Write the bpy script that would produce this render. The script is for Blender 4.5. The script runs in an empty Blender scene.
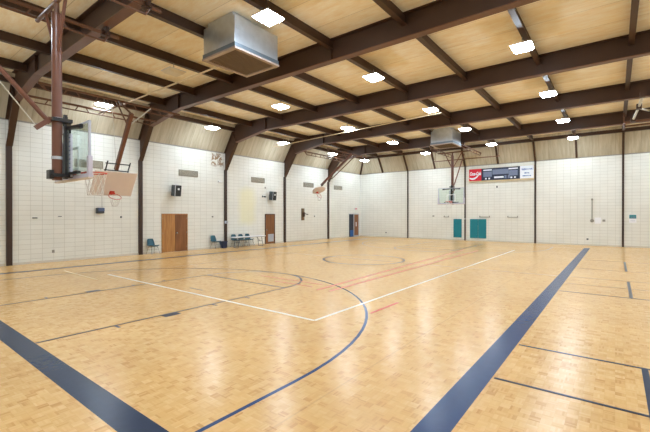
import bpy, bmesh, math, random
from mathutils import Vector, Matrix
random.seed(7)
sc = bpy.context.scene
COL = sc.collection
PI = math.pi

# ------------------------------------------------------------------ helpers
def lin(c):
    c = c / 255.0
    return c / 12.92 if c <= 0.04045 else ((c + 0.055) / 1.055) ** 2.4
def rgb(r, g, b): return (lin(r), lin(g), lin(b), 1.0)

def new_mat(name):
    m = bpy.data.materials.new(name); m.use_nodes = True
    nt = m.node_tree; b = nt.nodes['Principled BSDF']
    return m, nt, b

def simple(name, col, rough=0.5, metal=0.0, var=0.06, scale=6.0, bump=0.0, spec=0.5):
    m, nt, b = new_mat(name)
    tc = nt.nodes.new('ShaderNodeTexCoord')
    n = nt.nodes.new('ShaderNodeTexNoise'); n.inputs['Scale'].default_value = scale; n.inputs['Detail'].default_value = 4
    nt.links.new(tc.outputs['Object'], n.inputs['Vector'])
    mix = nt.nodes.new('ShaderNodeMix'); mix.data_type = 'RGBA'
    mix.inputs[6].default_value = tuple(max(0, c * (1 - var * 2)) for c in col[:3]) + (1,)
    mix.inputs[7].default_value = tuple(min(1, c * (1 + var * 2)) for c in col[:3]) + (1,)
    nt.links.new(n.outputs['Fac'], mix.inputs[0]); nt.links.new(mix.outputs[2], b.inputs['Base Color'])
    b.inputs['Roughness'].default_value = rough; b.inputs['Metallic'].default_value = metal
    b.inputs['Specular IOR Level'].default_value = spec
    if bump:
        bp = nt.nodes.new('ShaderNodeBump'); bp.inputs['Strength'].default_value = bump; bp.inputs['Distance'].default_value = 0.01
        nt.links.new(n.outputs['Fac'], bp.inputs['Height']); nt.links.new(bp.outputs['Normal'], b.inputs['Normal'])
    return m

def emis(name, col, strength):
    m, nt, b = new_mat(name)
    b.inputs['Base Color'].default_value = (0.9, 0.9, 0.9, 1)
    b.inputs['Emission Color'].default_value = col
    b.inputs['Emission Strength'].default_value = strength
    return m

def N(nt, t, **kw):
    n = nt.nodes.new(t)
    for k, v in kw.items(): setattr(n, k, v)
    return n
def math_node(nt, op, a, b=None, c=None):
    n = N(nt, 'ShaderNodeMath', operation=op)
    for i, v in enumerate((a, b, c)):
        if v is None: continue
        if isinstance(v, (int, float)): n.inputs[i].default_value = v
        else: nt.links.new(v, n.inputs[i])
    return n.outputs[0]
def mixc(nt, fac, a, b, mode='MIX'):
    n = N(nt, 'ShaderNodeMix', data_type='RGBA', blend_type=mode)
    for i, v in ((0, fac), (6, a), (7, b)):
        if isinstance(v, (int, float, tuple)): n.inputs[i].default_value = v
        else: nt.links.new(v, n.inputs[i])
    return n.outputs[2]
def ramp(nt, fac, stops):
    n = N(nt, 'ShaderNodeValToRGB'); cr = n.color_ramp
    cr.elements[0].position, cr.elements[0].color = stops[0]
    cr.elements[1].position, cr.elements[1].color = stops[-1]
    for p, c in stops[1:-1]:
        e = cr.elements.new(p); e.color = c
    nt.links.new(fac, n.inputs[0]); return n.outputs[0]

class MB:
    """collects geometry for ONE mesh object"""
    def __init__(s): s.bm = bmesh.new()
    def box(s, x0, x1, y0, y1, z0, z1, M=None, bev=0.0):
        c = Vector(((x0 + x1) / 2, (y0 + y1) / 2, (z0 + z1) / 2))
        mat = Matrix.Translation(c) @ Matrix.Diagonal((abs(x1 - x0), abs(y1 - y0), abs(z1 - z0), 1))
        if M is not None: mat = M @ mat
        r = bmesh.ops.create_cube(s.bm, size=1.0, matrix=mat)
        if bev:
            es = list({e for v in r['verts'] for e in v.link_edges})
            bmesh.ops.bevel(s.bm, geom=es, offset=bev, segments=2, affect='EDGES', profile=0.5)
        return s
    def tube(s, pts, r, n=10, closed=False, caps=True):
        pts = [Vector(p) for p in pts]; rings = []
        k = len(pts)
        rr = r if isinstance(r, (list, tuple)) else [r] * k
        up = None
        for i, p in enumerate(pts):
            if closed: d = (pts[(i + 1) % k] - pts[i - 1])
            elif i == 0: d = pts[1] - p
            elif i == k - 1: d = p - pts[i - 1]
            else: d = (pts[i + 1] - p).normalized() + (p - pts[i - 1]).normalized()
            d.normalize()
            if up is None:
                up = Vector((0, 0, 1)) if abs(d.z) < 0.9 else Vector((1, 0, 0))
            a = d.cross(up)
            if a.length < 1e-4: a = d.orthogonal()
            a.normalize(); b = d.cross(a).normalized(); up = -b if closed else up
            if not closed: up = a.cross(d)
            rings.append([s.bm.verts.new(p + (a * math.cos(t) + b * math.sin(t)) * rr[i]) for t in [2 * PI * j / n for j in range(n)]])
        m = k if closed else k - 1
        for i in range(m):
            A, B = rings[i], rings[(i + 1) % k]
            for j in range(n):
                s.bm.faces.new((A[j], A[(j + 1) % n], B[(j + 1) % n], B[j]))
        if caps and not closed:
            s.bm.faces.new(rings[0][::-1]); s.bm.faces.new(rings[-1])
        return s
    def bar(s, p, q, w, h, up=(0, 0, 1)):
        """rectangular bar from p to q, width w (sideways), height h (along up)"""
        p, q = Vector(p), Vector(q); d = (q - p); L = d.length; d.normalize()
        u = Vector(up); a = d.cross(u)
        if a.length < 1e-4: a = d.orthogonal()
        a.normalize(); u = a.cross(d).normalized()
        M = Matrix((( d.x, a.x, u.x, (p.x + q.x) / 2), (d.y, a.y, u.y, (p.y + q.y) / 2), (d.z, a.z, u.z, (p.z + q.z) / 2), (0, 0, 0, 1)))
        bmesh.ops.create_cube(s.bm, size=1.0, matrix=M @ Matrix.Diagonal((L, w, h, 1)))
        return s
    def prism(s, poly, vec):
        """extrude a 3D polygon by a vector"""
        vec = Vector(vec)
        a = [s.bm.verts.new(Vector(p)) for p in poly]; b = [s.bm.verts.new(Vector(p) + vec) for p in poly]
        n = len(poly)
        s.bm.faces.new(a); s.bm.faces.new(b[::-1])
        for i in range(n): s.bm.faces.new((a[i], b[i], b[(i + 1) % n], a[(i + 1) % n]))
        return s
    def lathe(s, prof, n=24, M=None):
        M = M or Matrix.Identity(4); rings = []
        for r, z in prof:
            rings.append([s.bm.verts.new(M @ Vector((r * math.cos(2 * PI * j / n), r * math.sin(2 * PI * j / n), z))) for j in range(n)])
        for A, B in zip(rings, rings[1:]):
            for j in range(n): s.bm.faces.new((A[j], A[(j + 1) % n], B[(j + 1) % n], B[j]))
        if prof[0][0] > 1e-5: s.bm.faces.new(rings[0][::-1])
        if prof[-1][0] > 1e-5: s.bm.faces.new(rings[-1])
        return s
    def grid(s, rows, thick):
        """surface from rows of points, given thickness along its normals"""
        V = [[s.bm.verts.new(Vector(p)) for p in r] for r in rows]; fs = []
        for i in range(len(V) - 1):
            for j in range(len(V[0]) - 1):
                fs.append(s.bm.faces.new((V[i][j], V[i][j + 1], V[i + 1][j + 1], V[i + 1][j])))
        bmesh.ops.recalc_face_normals(s.bm, faces=fs)
        bmesh.ops.solidify(s.bm, geom=fs, thickness=thick)
        return s
    def build(s, name, mat, parent=None, smooth=False):
        bmesh.ops.recalc_face_normals(s.bm, faces=s.bm.faces[:])
        me = bpy.data.meshes.new(name); s.bm.to_mesh(me); s.bm.free()
        me.materials.append(mat)
        o = bpy.data.objects.new(name, me); COL.objects.link(o)
        if parent is not None: o.parent = parent
        if smooth:
            for p in me.polygons: p.use_smooth = True
            try: me.set_sharp_from_angle(angle=math.radians(40))
            except Exception: pass
        return o

def tag(o, label, cat, group=None):
    o['label'] = label; o['category'] = cat
    if group: o['group'] = group
    return o
def thing(name, label, cat, loc=(0, 0, 0), rz=0.0, group=None):
    o = bpy.data.objects.new(name, None); COL.objects.link(o)
    o.location = loc; o.rotation_euler = (0, 0, rz); o.empty_display_size = 0.1
    return tag(o, label, cat, group)
def struct(o): o['kind'] = 'structure'; return o
def dup(root, loc, rz, label, group=None):
    def rec(o, par):
        c = o.copy(); COL.objects.link(c)
        if par is not None: c.parent = par
        for ch in [k for k in bpy.data.objects if k.parent == o]: rec(ch, c)
        return c
    r = rec(root, None); r.location = loc; r.rotation_euler = (0, 0, rz); r['label'] = label
    if group: r['group'] = group
    return r
def text_mesh(name, body, size, mat, parent, M, shear=0.0, depth=0.004, bold=0.0):
    cu = bpy.data.curves.new(name, 'FONT'); cu.body = body; cu.size = size; cu.shear = shear; cu.extrude = depth
    cu.align_x = 'CENTER'; cu.align_y = 'CENTER'; cu.offset = bold
    t = bpy.data.objects.new(name + '_tmp', cu); COL.objects.link(t)
    bpy.context.view_layer.update()
    me = bpy.data.meshes.new_from_object(t.evaluated_get(bpy.context.evaluated_depsgraph_get()))
    bpy.data.objects.remove(t); bpy.data.curves.remove(cu)
    me.transform(M); me.materials.clear(); me.materials.append(mat)
    o = bpy.data.objects.new(name, me); COL.objects.link(o); o.parent = parent
    return o

# ------------------------------------------------------------------ room numbers
WX = -19.28      # left wall
FY = 30.39       # far wall
WH = 5.87        # top of the block walls
RX = 7.6         # right wall
BY = -2.4        # wall behind
DZ = 7.50        # underside of the roof deck
KX, KY, KZ = -18.5, 29.6, 7.1     # top of the sloping eave panels
EX, EY = -18.25, 29.35            # where the slope meets the deck
FR = [4.15, 9.42, 14.72, 20.02, 25.31]   # roof frames
BCX, BCY = -9.14, 14.68           # court centre
BEAM_Z = 6.83

# ------------------------------------------------------------------ materials
def mat_wall(name, axis):
    m, nt, b = new_mat(name)
    tc = N(nt, 'ShaderNodeTexCoord'); sp = N(nt, 'ShaderNodeSeparateXYZ'); nt.links.new(tc.outputs['Object'], sp.inputs[0])
    cb = N(nt, 'ShaderNodeCombineXYZ')
    nt.links.new(sp.outputs['Y' if axis == 'Y' else 'X'], cb.inputs[0]); nt.links.new(sp.outputs['Z'], cb.inputs[1])
    br = N(nt, 'ShaderNodeTexBrick'); br.offset = 0.0; br.squash = 1.0
    nt.links.new(cb.outputs[0], br.inputs['Vector'])
    br.inputs['Scale'].default_value = 1.0
    br.inputs['Brick Width'].default_value = 0.405; br.inputs['Row Height'].default_value = 0.2027
    br.inputs['Mortar Size'].default_value = 0.007; br.inputs['Mortar Smooth'].default_value = 0.3
    br.inputs['Color1'].default_value = rgb(238, 237, 230); br.inputs['Color2'].default_value = rgb(234, 233, 226)
    br.inputs['Mortar'].default_value = rgb(204, 201, 191)
    n = N(nt, 'ShaderNodeTexNoise'); n.inputs['Scale'].default_value = 0.6; n.inputs['Detail'].default_value = 6
    nt.links.new(tc.outputs['Object'], n.inputs['Vector'])
    tone = ramp(nt, n.outputs['Fac'], [(0.3, (0.93, 0.93, 0.92, 1)), (0.7, (1, 1, 1, 1))])
    col = mixc(nt, 1.0, br.outputs['Color'], tone, 'MULTIPLY')
    if axis == 'Y':
        def rect(y0, y1, z0, z1, soft, nscale=2.0, namp=0.3):
            nn = N(nt, 'ShaderNodeTexNoise'); nn.inputs['Scale'].default_value = nscale; nn.inputs['Detail'].default_value = 3
            nt.links.new(tc.outputs['Object'], nn.inputs['Vector'])
            w = math_node(nt, 'MULTIPLY_ADD', nn.outputs['Fac'], namp, -namp / 2)
            def band(c, a, bb):
                d = math_node(nt, 'ABSOLUTE', math_node(nt, 'SUBTRACT', c, (a + bb) / 2))
                d = math_node(nt, 'ADD', d, w)
                q = math_node(nt, 'DIVIDE', math_node(nt, 'SUBTRACT', (bb - a) / 2, d), soft)
                q.node.use_clamp = True; return q
            return math_node(nt, 'MULTIPLY', band(sp.outputs['Y'], y0, y1), band(sp.outputs['Z'], z0, z1))
        f = rect(15.6, 17.4, 1.2, 4.0, 0.5)
        col = mixc(nt, math_node(nt, 'MULTIPLY', f, 0.6), col, rgb(236, 230, 186))
        f2 = rect(13.6, 14.66, 4.95, 5.85, 0.15, 4, 0.25)
        n3 = N(nt, 'ShaderNodeTexNoise'); n3.inputs['Scale'].default_value = 3.2; n3.inputs['Detail'].default_value = 3; n3.inputs['Distortion'].default_value = 1.6
        nt.links.new(tc.outputs['Object'], n3.inputs['Vector'])
        p = ramp(nt, n3.outputs['Fac'], [(0.46, (0, 0, 0, 1)), (0.54, (1, 1, 1, 1))])
        col = mixc(nt, math_node(nt, 'MULTIPLY', math_node(nt, 'MULTIPLY', f2, p), 0.9), col, rgb(150, 116, 82))
    nt.links.new(col, b.inputs['Base Color'])
    b.inputs['Roughness'].default_value = 0.55
    bp = N(nt, 'ShaderNodeBump'); bp.inputs['Strength'].default_value = 0.35; bp.inputs['Distance'].default_value = 0.006
    nt.links.new(math_node(nt, 'SUBTRACT', 1.0, br.outputs['Fac']), bp.inputs['Height']); nt.links.new(bp.outputs['Normal'], b.inputs['Normal'])
    return m

def mat_floor():
    m, nt, b = new_mat('maple_parquet')
    tc = N(nt, 'ShaderNodeTexCoord'); sp = N(nt, 'ShaderNodeSeparateXYZ'); nt.links.new(tc.outputs['Object'], sp.inputs[0])
    C = 0.098
    ux = math_node(nt, 'DIVIDE', sp.outputs['X'], C); uy = math_node(nt, 'DIVIDE', sp.outputs['Y'], C)
    cx = math_node(nt, 'FLOOR', ux); cy = math_node(nt, 'FLOOR', uy)
    par = math_node(nt, 'ABSOLUTE', math_node(nt, 'MODULO', math_node(nt, 'ADD', cx, cy), 2.0))
    fx = math_node(nt, 'FLOOR', math_node(nt, 'MULTIPLY', ux, 5.0)); fy = math_node(nt, 'FLOOR', math_node(nt, 'MULTIPLY', uy, 5.0))
    fin = math_node(nt, 'ADD', math_node(nt, 'MULTIPLY', fx, par), math_node(nt, 'MULTIPLY', fy, math_node(nt, 'SUBTRACT', 1.0, par)))
    cb = N(nt, 'ShaderNodeCombineXYZ'); nt.links.new(cx, cb.inputs[0]); nt.links.new(cy, cb.inputs[1]); nt.links.new(fin, cb.inputs[2])
    w = N(nt, 'ShaderNodeTexWhiteNoise', noise_dimensions='3D'); nt.links.new(cb.outputs[0], w.inputs['Vector'])
    cb2 = N(nt, 'ShaderNodeCombineXYZ'); nt.links.new(cx, cb2.inputs[0]); nt.links.new(cy, cb2.inputs[1])
    w2 = N(nt, 'ShaderNodeTexWhiteNoise', noise_dimensions='3D'); nt.links.new(cb2.outputs[0], w2.inputs['Vector'])
    t = math_node(nt, 'ADD', math_node(nt, 'MULTIPLY', w.outputs['Value'], 0.4), math_node(nt, 'MULTIPLY', w2.outputs['Value'], 0.6))
    col = ramp(nt, t, [(0.0, rgb(*FLOOR_D)), (0.3, rgb(*FLOOR_M)), (0.65, rgb(*FLOOR_L)), (1.0, rgb(*FLOOR_H))])
    n = N(nt, 'ShaderNodeTexNoise'); n.inputs['Scale'].default_value = 0.45; n.inputs['Detail'].default_value = 5
    nt.links.new(tc.outputs['Object'], n.inputs['Vector'])
    col = mixc(nt, 1.0, col, ramp(nt, n.outputs['Fac'], [(0.3, (0.88, 0.86, 0.83, 1)), (0.7, (1, 1, 1, 1))]), 'MULTIPLY')
    # block seams
    def seam(u):
        f = math_node(nt, 'FRACT', u); d = math_node(nt, 'ABSOLUTE', math_node(nt, 'SUBTRACT', f, 0.5))
        return math_node(nt, 'GREATER_THAN', d, 0.487)
    sm = math_node(nt, 'MAXIMUM', seam(ux), seam(uy))
    col = mixc(nt, math_node(nt, 'MULTIPLY', sm, 0.12), col, rgb(150, 105, 62))
    # scuffed section joints every few metres
    sj = math_node(nt, 'ABSOLUTE', math_node(nt, 'SUBTRACT', math_node(nt, 'FRACT', math_node(nt, 'DIVIDE', math_node(nt, 'ADD', sp.outputs['X'], 2.6), 4.8)), 0.5))
    sjx = math_node(nt, 'GREATER_THAN', sj, 0.4975)
    col = mixc(nt, math_node(nt, 'MULTIPLY', sjx, 0.2), col, rgb(140, 100, 62))
    nt.links.new(col, b.inputs['Base Color'])
    b.inputs['Roughness'].default_value = 0.245
    b.inputs['Specular IOR Level'].default_value = 0.28
    return m

def mat_deck(name, seam_axis, spacing, c0, c1, streak):
    m, nt, b = new_mat(name)
    tc = N(nt, 'ShaderNodeTexCoord'); sp = N(nt, 'ShaderNodeSeparateXYZ'); nt.links.new(tc.outputs['Object'], sp.inputs[0])
    mp = N(nt, 'ShaderNodeMapping'); mp.inputs['Scale'].default_value = streak; nt.links.new(tc.outputs['Object'], mp.inputs['Vector'])
    n = N(nt, 'ShaderNodeTexNoise'); n.inputs['Scale'].default_value = 1.0; n.inputs['Detail'].default_value = 8; n.inputs['Roughness'].default_value = 0.65
    nt.links.new(mp.outputs[0], n.inputs['Vector'])
    col = ramp(nt, n.outputs['Fac'], [(0.32, rgb(*c0)), (0.68, rgb(*c1))])
    f = math_node(nt, 'FRACT', math_node(nt, 'DIVIDE', sp.outputs[seam_axis], spacing))
    d = math_node(nt, 'ABSOLUTE', math_node(nt, 'SUBTRACT', f, 0.5))
    s = math_node(nt, 'GREATER_THAN', d, 0.5 - 0.008 / spacing)
    col = mixc(nt, math_node(nt, 'MULTIPLY', s, 0.45), col, rgb(c0[0] * .6, c0[1] * .55, c0[2] * .5))
    cid = N(nt, 'ShaderNodeTexWhiteNoise', noise_dimensions='1D'); nt.links.new(math_node(nt, 'FLOOR', math_node(nt, 'DIVIDE', sp.outputs[seam_axis], spacing)), cid.inputs['W'])
    col = mixc(nt, 1.0, col, ramp(nt, cid.outputs['Value'], [(0, (0.88, 0.87, 0.85, 1)), (1, (1, 1, 1, 1))]), 'MULTIPLY')
    nt.links.new(col, b.inputs['Base Color']); b.inputs['Roughness'].default_value = 0.9
    b.inputs['Specular IOR Level'].default_value = 0.15
    bp = N(nt, 'ShaderNodeBump'); bp.inputs['Strength'].default_value = 0.3; bp.inputs['Distance'].default_value = 0.01
    nt.links.new(n.outputs['Fac'], bp.inputs['Height']); nt.links.new(bp.outputs['Normal'], b.inputs['Normal'])
    return m

FLOOR_D, FLOOR_M, FLOOR_L, FLOOR_H = (202, 152, 92), (222, 178, 116), (228, 186, 126), (234, 197, 142)
M = {}
M['wall_y'] = mat_wall('painted_block_side', 'Y')
M['wall_x'] = mat_wall('painted_block_end', 'X')
M['floor'] = mat_floor()
M['deck'] = mat_deck('fibre_deck', 'Y', 1.22, (242, 224, 190), (255, 250, 234), (1.8, 7.0, 1))
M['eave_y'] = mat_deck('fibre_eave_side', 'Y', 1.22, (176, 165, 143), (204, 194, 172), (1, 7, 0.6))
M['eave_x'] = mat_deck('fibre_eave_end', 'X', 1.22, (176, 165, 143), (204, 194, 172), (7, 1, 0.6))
M['steel'] = simple('brown_painted_steel', rgb(66, 42, 27), 0.5, var=0.08, scale=3)
M['steel_post'] = simple('dark_brown_post_paint', rgb(58, 38, 28), 0.5, var=0.06)
M['pole'] = simple('brown_gloss_pole', rgb(112, 70, 54), 0.35, var=0.05)
M['pipe'] = simple('brown_pipe', rgb(104, 68, 48), 0.42, var=0.05)
M['galv'] = simple('galvanised_sheet', rgb(196, 204, 214), 0.34, metal=0.6, var=0.10, scale=5)
M['galv_dark'] = simple('grey_blue_band', rgb(120, 134, 148), 0.4, metal=0.6)
M['return'] = simple('brown_return_panel', rgb(118, 100, 84), 0.7)
M['tan_rim'] = simple('tan_metal_rim', rgb(178, 160, 150), 0.5)
M['white'] = simple('white_paint', rgb(236, 236, 236), 0.4, var=0.02)
M['conduit'] = simple('cream_conduit', rgb(222, 205, 172), 0.45, var=0.03)
M['cable'] = simple('pale_steel_cable', rgb(200, 196, 184), 0.4, metal=0.4)
M['blk'] = simple('black_metal', rgb(34, 34, 38), 0.4)
M['dgrey'] = simple('dark_grey_plastic', rgb(70, 76, 82), 0.5)
M['lgrey'] = simple('light_grey_metal', rgb(190, 194, 204), 0.4, metal=0.3)
M['fgrey'] = simple('backboard_frame_grey', rgb(186, 188, 202), 0.4)
M['pad'] = simple('backboard_pad', rgb(196, 190, 206), 0.6)
M['padtan'] = simple('tan_backboard_pad', rgb(208, 190, 172), 0.6)
M['board'] = simple('cream_backboard', rgb(228, 212, 204), 0.5, var=0.02)
M['rim'] = simple('orange_red_rim', rgb(206, 52, 28), 0.4)
M['net'] = simple('white_net_cord', rgb(226, 220, 214), 0.8)
M['chrome'] = simple('chrome_leg', rgb(190, 194, 198), 0.25, metal=0.9)
M['teal'] = simple('teal_chair_plastic', rgb(24, 84, 102), 0.38)
M['navychair'] = simple('navy_plastic', rgb(28, 44, 84), 0.45)
M['tablewhite'] = simple('white_tabletop', rgb(238, 240, 248), 0.4, var=0.02)
M['tealpad'] = simple('teal_vinyl_pad', rgb(0, 122, 138), 0.45, var=0.05)
M['grille'] = simple('grey_brown_grille', rgb(160, 152, 136), 0.5, metal=0.2)
M['grille_d'] = simple('grille_shadow', rgb(110, 104, 92), 0.6)
M['red'] = simple('red_sign', rgb(214, 16, 44), 0.4, var=0.02)
M['navy'] = simple('navy_scoreboard', rgb(22, 32, 60), 0.45, var=0.04)
M['digit'] = simple('grey_digit_window', rgb(112, 122, 148), 0.35, var=0.06)
M['signwhite'] = simple('white_sign', rgb(236, 240, 248), 0.4, var=0.02)
M['scriptblue'] = simple('pale_blue_script', rgb(88, 118, 186), 0.5)
M['beige'] = simple('beige_wood', rgb(214, 196, 160), 0.55)
M['nvline'] = simple('navy_court_paint', rgb(44, 54, 76), 0.3, var=0.05, spec=0.12)
M['blueline'] = simple('blue_court_paint', rgb(44, 68, 110), 0.26, var=0.07, scale=9, bump=0.2, spec=0.2)
M['thinline'] = simple('dark_thin_court_paint', rgb(74, 62, 64), 0.3, spec=0.12)
M['blueband2'] = simple('slate_court_paint', rgb(46, 60, 84), 0.26, var=0.06, scale=9, bump=0.2, spec=0.2)
M['whiteline'] = simple('white_court_paint', rgb(240, 234, 222), 0.3, var=0.02)
M['redline'] = simple('red_court_paint', rgb(214, 62, 72), 0.3, spec=0.15)
M['pinkline'] = simple('faded_red_court_paint', rgb(216, 116, 96), 0.3, spec=0.15)
M['faint'] = simple('worn_tan_court_paint', rgb(176, 138, 96), 0.3, spec=0.15)
M['paleline'] = simple('pale_court_paint', rgb(232, 208, 156), 0.3, spec=0.2)
M['dash'] = simple('grey_court_paint', rgb(76, 86, 98), 0.3, spec=0.15)
M['base'] = simple('vinyl_base', rgb(214, 206, 192), 0.5)
M['basedark'] = simple('brown_shadow_strip', rgb(150, 122, 96), 0.6)
M['redlabel'] = simple('exit_red', rgb(226, 120, 130), 0.5)
M['exitface'] = simple('exit_face', rgb(238, 220, 220), 0.5)
M['box_brown'] = simple('brown_winch_box', rgb(118, 92, 62), 0.5)
M['paper'] = simple('white_paper', rgb(240, 240, 244), 0.7, var=0.01)
M['greyplate'] = simple('grey_plate', rgb(150, 146, 138), 0.5)
M['tealposter'] = simple('teal_poster', rgb(60, 132, 140), 0.5)
M['device_blue'] = simple('blue_grey_device', rgb(78, 98, 136), 0.45)
M['bluedoor'] = simple('navy_door', rgb(40, 46, 62), 0.5)
M['bluepad'] = simple('bright_blue_pad', rgb(30, 92, 168), 0.5)
M['lamp'] = emis('lit_diffuser', (0.74, 0.88, 1.0, 1), 36.0)
M['lampoff'] = simple('unlit_diffuser', rgb(222, 212, 190), 0.5, var=0.02)
M['housing'] = simple('fixture_housing', rgb(206, 208, 212), 0.45)

def mat_door(name, a, b2):
    m, nt, b = new_mat(name)
    tc = N(nt, 'ShaderNodeTexCoord'); mp = N(nt, 'ShaderNodeMapping'); mp.inputs['Scale'].default_value = (14, 14, 1.2)
    nt.links.new(tc.outputs['Object'], mp.inputs['Vector'])
    n = N(nt, 'ShaderNodeTexNoise'); n.inputs['Scale'].default_value = 1.0; n.inputs['Detail'].default_value = 6; nt.links.new(mp.outputs[0], n.inputs['Vector'])
    nt.links.new(ramp(nt, n.outputs['Fac'], [(0.3, rgb(*a)), (0.7, rgb(*b2))]), b.inputs['Base Color'])
    b.inputs['Roughness'].default_value = 0.4
    return m
M['door_l'] = mat_door('varnished_door_light', (160, 108, 56), (194, 140, 82))
M['door_r'] = mat_door('varnished_door_dark', (116, 72, 38), (146, 94, 54))

def mat_glass():
    m = bpy.data.materials.new('tempered_glass'); m.use_nodes = True; nt = m.node_tree; nt.nodes.clear()
    out = N(nt, 'ShaderNodeOutputMaterial'); tr = N(nt, 'ShaderNodeBsdfTransparent'); gl = N(nt, 'ShaderNodeBsdfGlossy')
    tr.inputs[0].default_value = (0.90, 0.955, 0.935, 1); gl.inputs['Roughness'].default_value = 0.03
    fr = N(nt, 'ShaderNodeFresnel'); fr.inputs['IOR'].default_value = 1.5
    mx = N(nt, 'ShaderNodeMixShader'); nt.links.new(math_node(nt, 'MULTIPLY', fr.outputs[0], 0.35), mx.inputs[0]); nt.links.new(tr.outputs[0], mx.inputs[1]); nt.links.new(gl.outputs[0], mx.inputs[2])
    nt.links.new(mx.outputs[0], out.inputs[0]); return m
M['glass'] = mat_glass()

# ------------------------------------------------------------------ shell
floor = struct(MB().box(WX - 0.2, RX + 0.2, BY - 0.2, FY + 0.2, -0.15, 0.0).build('floor', M['floor']))
wl = struct(MB().box(WX - 0.25, WX, BY - 0.2, FY + 0.25, 0, WH).build('wall_left', M['wall_y']))
wf = struct(MB().box(WX, RX, FY, FY + 0.25, 0, WH).build('wall_far', M['wall_x']))
wr = struct(MB().box(RX, RX + 0.25, BY - 0.2, FY + 0.25, 0, DZ).build('wall_right', M['wall_y']))
wb = struct(MB().box(WX, RX, BY - 0.25, BY, 0, DZ).build('wall_back', M['wall_x']))
ceil = struct(MB().box(EX - 0.1, RX + 0.2, BY - 0.2, EY + 0.1, DZ, DZ + 0.12).build('ceiling', M['deck']))
# sloping panels above the block walls (mitred in the corner)
th = 0.06
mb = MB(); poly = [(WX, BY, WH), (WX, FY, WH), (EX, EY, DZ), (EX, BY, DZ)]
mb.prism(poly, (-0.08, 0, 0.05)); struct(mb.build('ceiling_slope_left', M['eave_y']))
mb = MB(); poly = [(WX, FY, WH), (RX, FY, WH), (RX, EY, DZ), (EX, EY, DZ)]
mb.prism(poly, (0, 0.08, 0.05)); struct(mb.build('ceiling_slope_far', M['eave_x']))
struct(MB().box(WX, WX + 0.02, BY, FY, 0, 0.09).build('baseboard_left', M['base']))
struct(MB().box(WX, RX, FY - 0.02, FY, 0, 0.09).build('baseboard_far', M['base']))
# dark angle along the wall head
struct(MB().box(WX - 0.01, WX + 0.025, BY, FY, WH - 0.03, WH + 0.03).build('trim_1', M['greyplate']))
struct(MB().box(WX, RX, FY - 0.025, FY + 0.01, WH - 0.03, WH + 0.03).build('trim_2', M['greyplate']))

# ------------------------------------------------------------------ court markings (paint on the floor)
_z = [0.0012]
def lz():
    _z[0] += 0.00006; return _z[0]
def fline(x0, y0, x1, y1, w, mat, name='court_line', z=None):
    z = z or lz(); d = Vector((x1 - x0, y1 - y0, 0)); d.normalize(); n = Vector((-d.y, d.x, 0)) * w / 2
    a, b = Vector((x0, y0, 0.0)), Vector((x1, y1, 0.0))
    m = MB(); m.prism([a - n, b - n, b + n, a + n], (0, 0, z)); return m.build(name, mat, floor)
def farc(cx, cy, r, a0, a1, w, mat, name='court_arc', extra=None):
    z = lz(); m = MB(); n = max(24, int(abs(a1 - a0) / (2 * PI) * 96)); pi_, po = [], []
    for i in range(n + 1):
        a = a0 + (a1 - a0) * i / n
        pi_.append((cx + (r - w / 2) * math.cos(a), cy + (r - w / 2) * math.sin(a)))
        po.append((cx + (r + w / 2) * math.cos(a), cy + (r + w / 2) * math.sin(a)))
    if extra:
        e0, e1 = extra
        pi_ = [(pi_[0][0], e0)] + pi_ + [(pi_[-1][0], e1)]; po = [(po[0][0], e0)] + po + [(po[-1][0], e1)]
    vi = [m.bm.verts.new((x, y, z)) for x, y in pi_]; vo = [m.bm.verts.new((x, y, z)) for x, y in po]
    k = len(vi); full = abs(abs(a1 - a0) - 2 * PI) < 1e-3
    for i in range(k - 1): m.bm.faces.new((vi[i], vo[i], vo[i + 1], vi[i + 1]))
    return m.build(name, mat, floor)
LX, RXs = -16.79, -1.38   # sidelines
YB, YF = 1.75, 27.78      # inner edges of near band etc.
fline(-1.377, 1.60, -1.377, 27.85, 0.305, M['blueline'], 'wide_sideline')
fline(-16.85, 1.745, -1.53, 1.745, 0.30, M['blueband2'], 'wide_baseline')
fline(LX - 0.02, 1.9, LX - 0.02, 27.6, 0.28, M['nvline'], 'left_sideline')
fline(LX, 27.6, -1.53, 27.6, 0.05, M['faint'], 'far_baseline')
fline(LX, BCY, -1.53, BCY, 0.10, M['faint'], 'centre_line')
farc(BCX, BCY, 1.83, 0, 2 * PI, 0.10, M['nvline'], 'centre_circle')
for s in (1, -1):
    def Y(y): return y if s == 1 else 2 * BCY - y
    farc(BCX, Y(3.4), 6.03, 0 if s == 1 else 0, PI * s, 0.055, M['nvline'] if s == -1 else M['blueline'], 'three_point_arc', (Y(1.9), Y(1.9)))
    farc(BCX, Y(7.62), 1.83, 0, PI * s, 0.065, M['nvline'], 'free_throw_arc')
    fline(BCX - 1.83, Y(7.62), BCX + 1.83, Y(7.62), 0.07, M['thinline'], 'free_throw_line')
    for q in (-1, 1):
        x = BCX + q * 1.83
        fline(x, Y(1.9), x, Y(7.62), 0.06, M['thinline'], 'lane_line')
        xo = x + q * 0.1
        for yy in (3.1, 5.2, 6.15):
            fline(x, Y(yy), x + q * 0.2, Y(yy), 0.05, M['nvline'], 'lane_hash_mark')
        fline(x + q * 0.1, Y(3.98), x + q * 0.1, Y(4.32), 0.2, M['nvline'], 'lane_block')
    fline(BCX - 0.3, Y(6.0), BCX + 0.3, Y(6.0), 0.04, M['thinline'], 'lane_dash')
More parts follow.
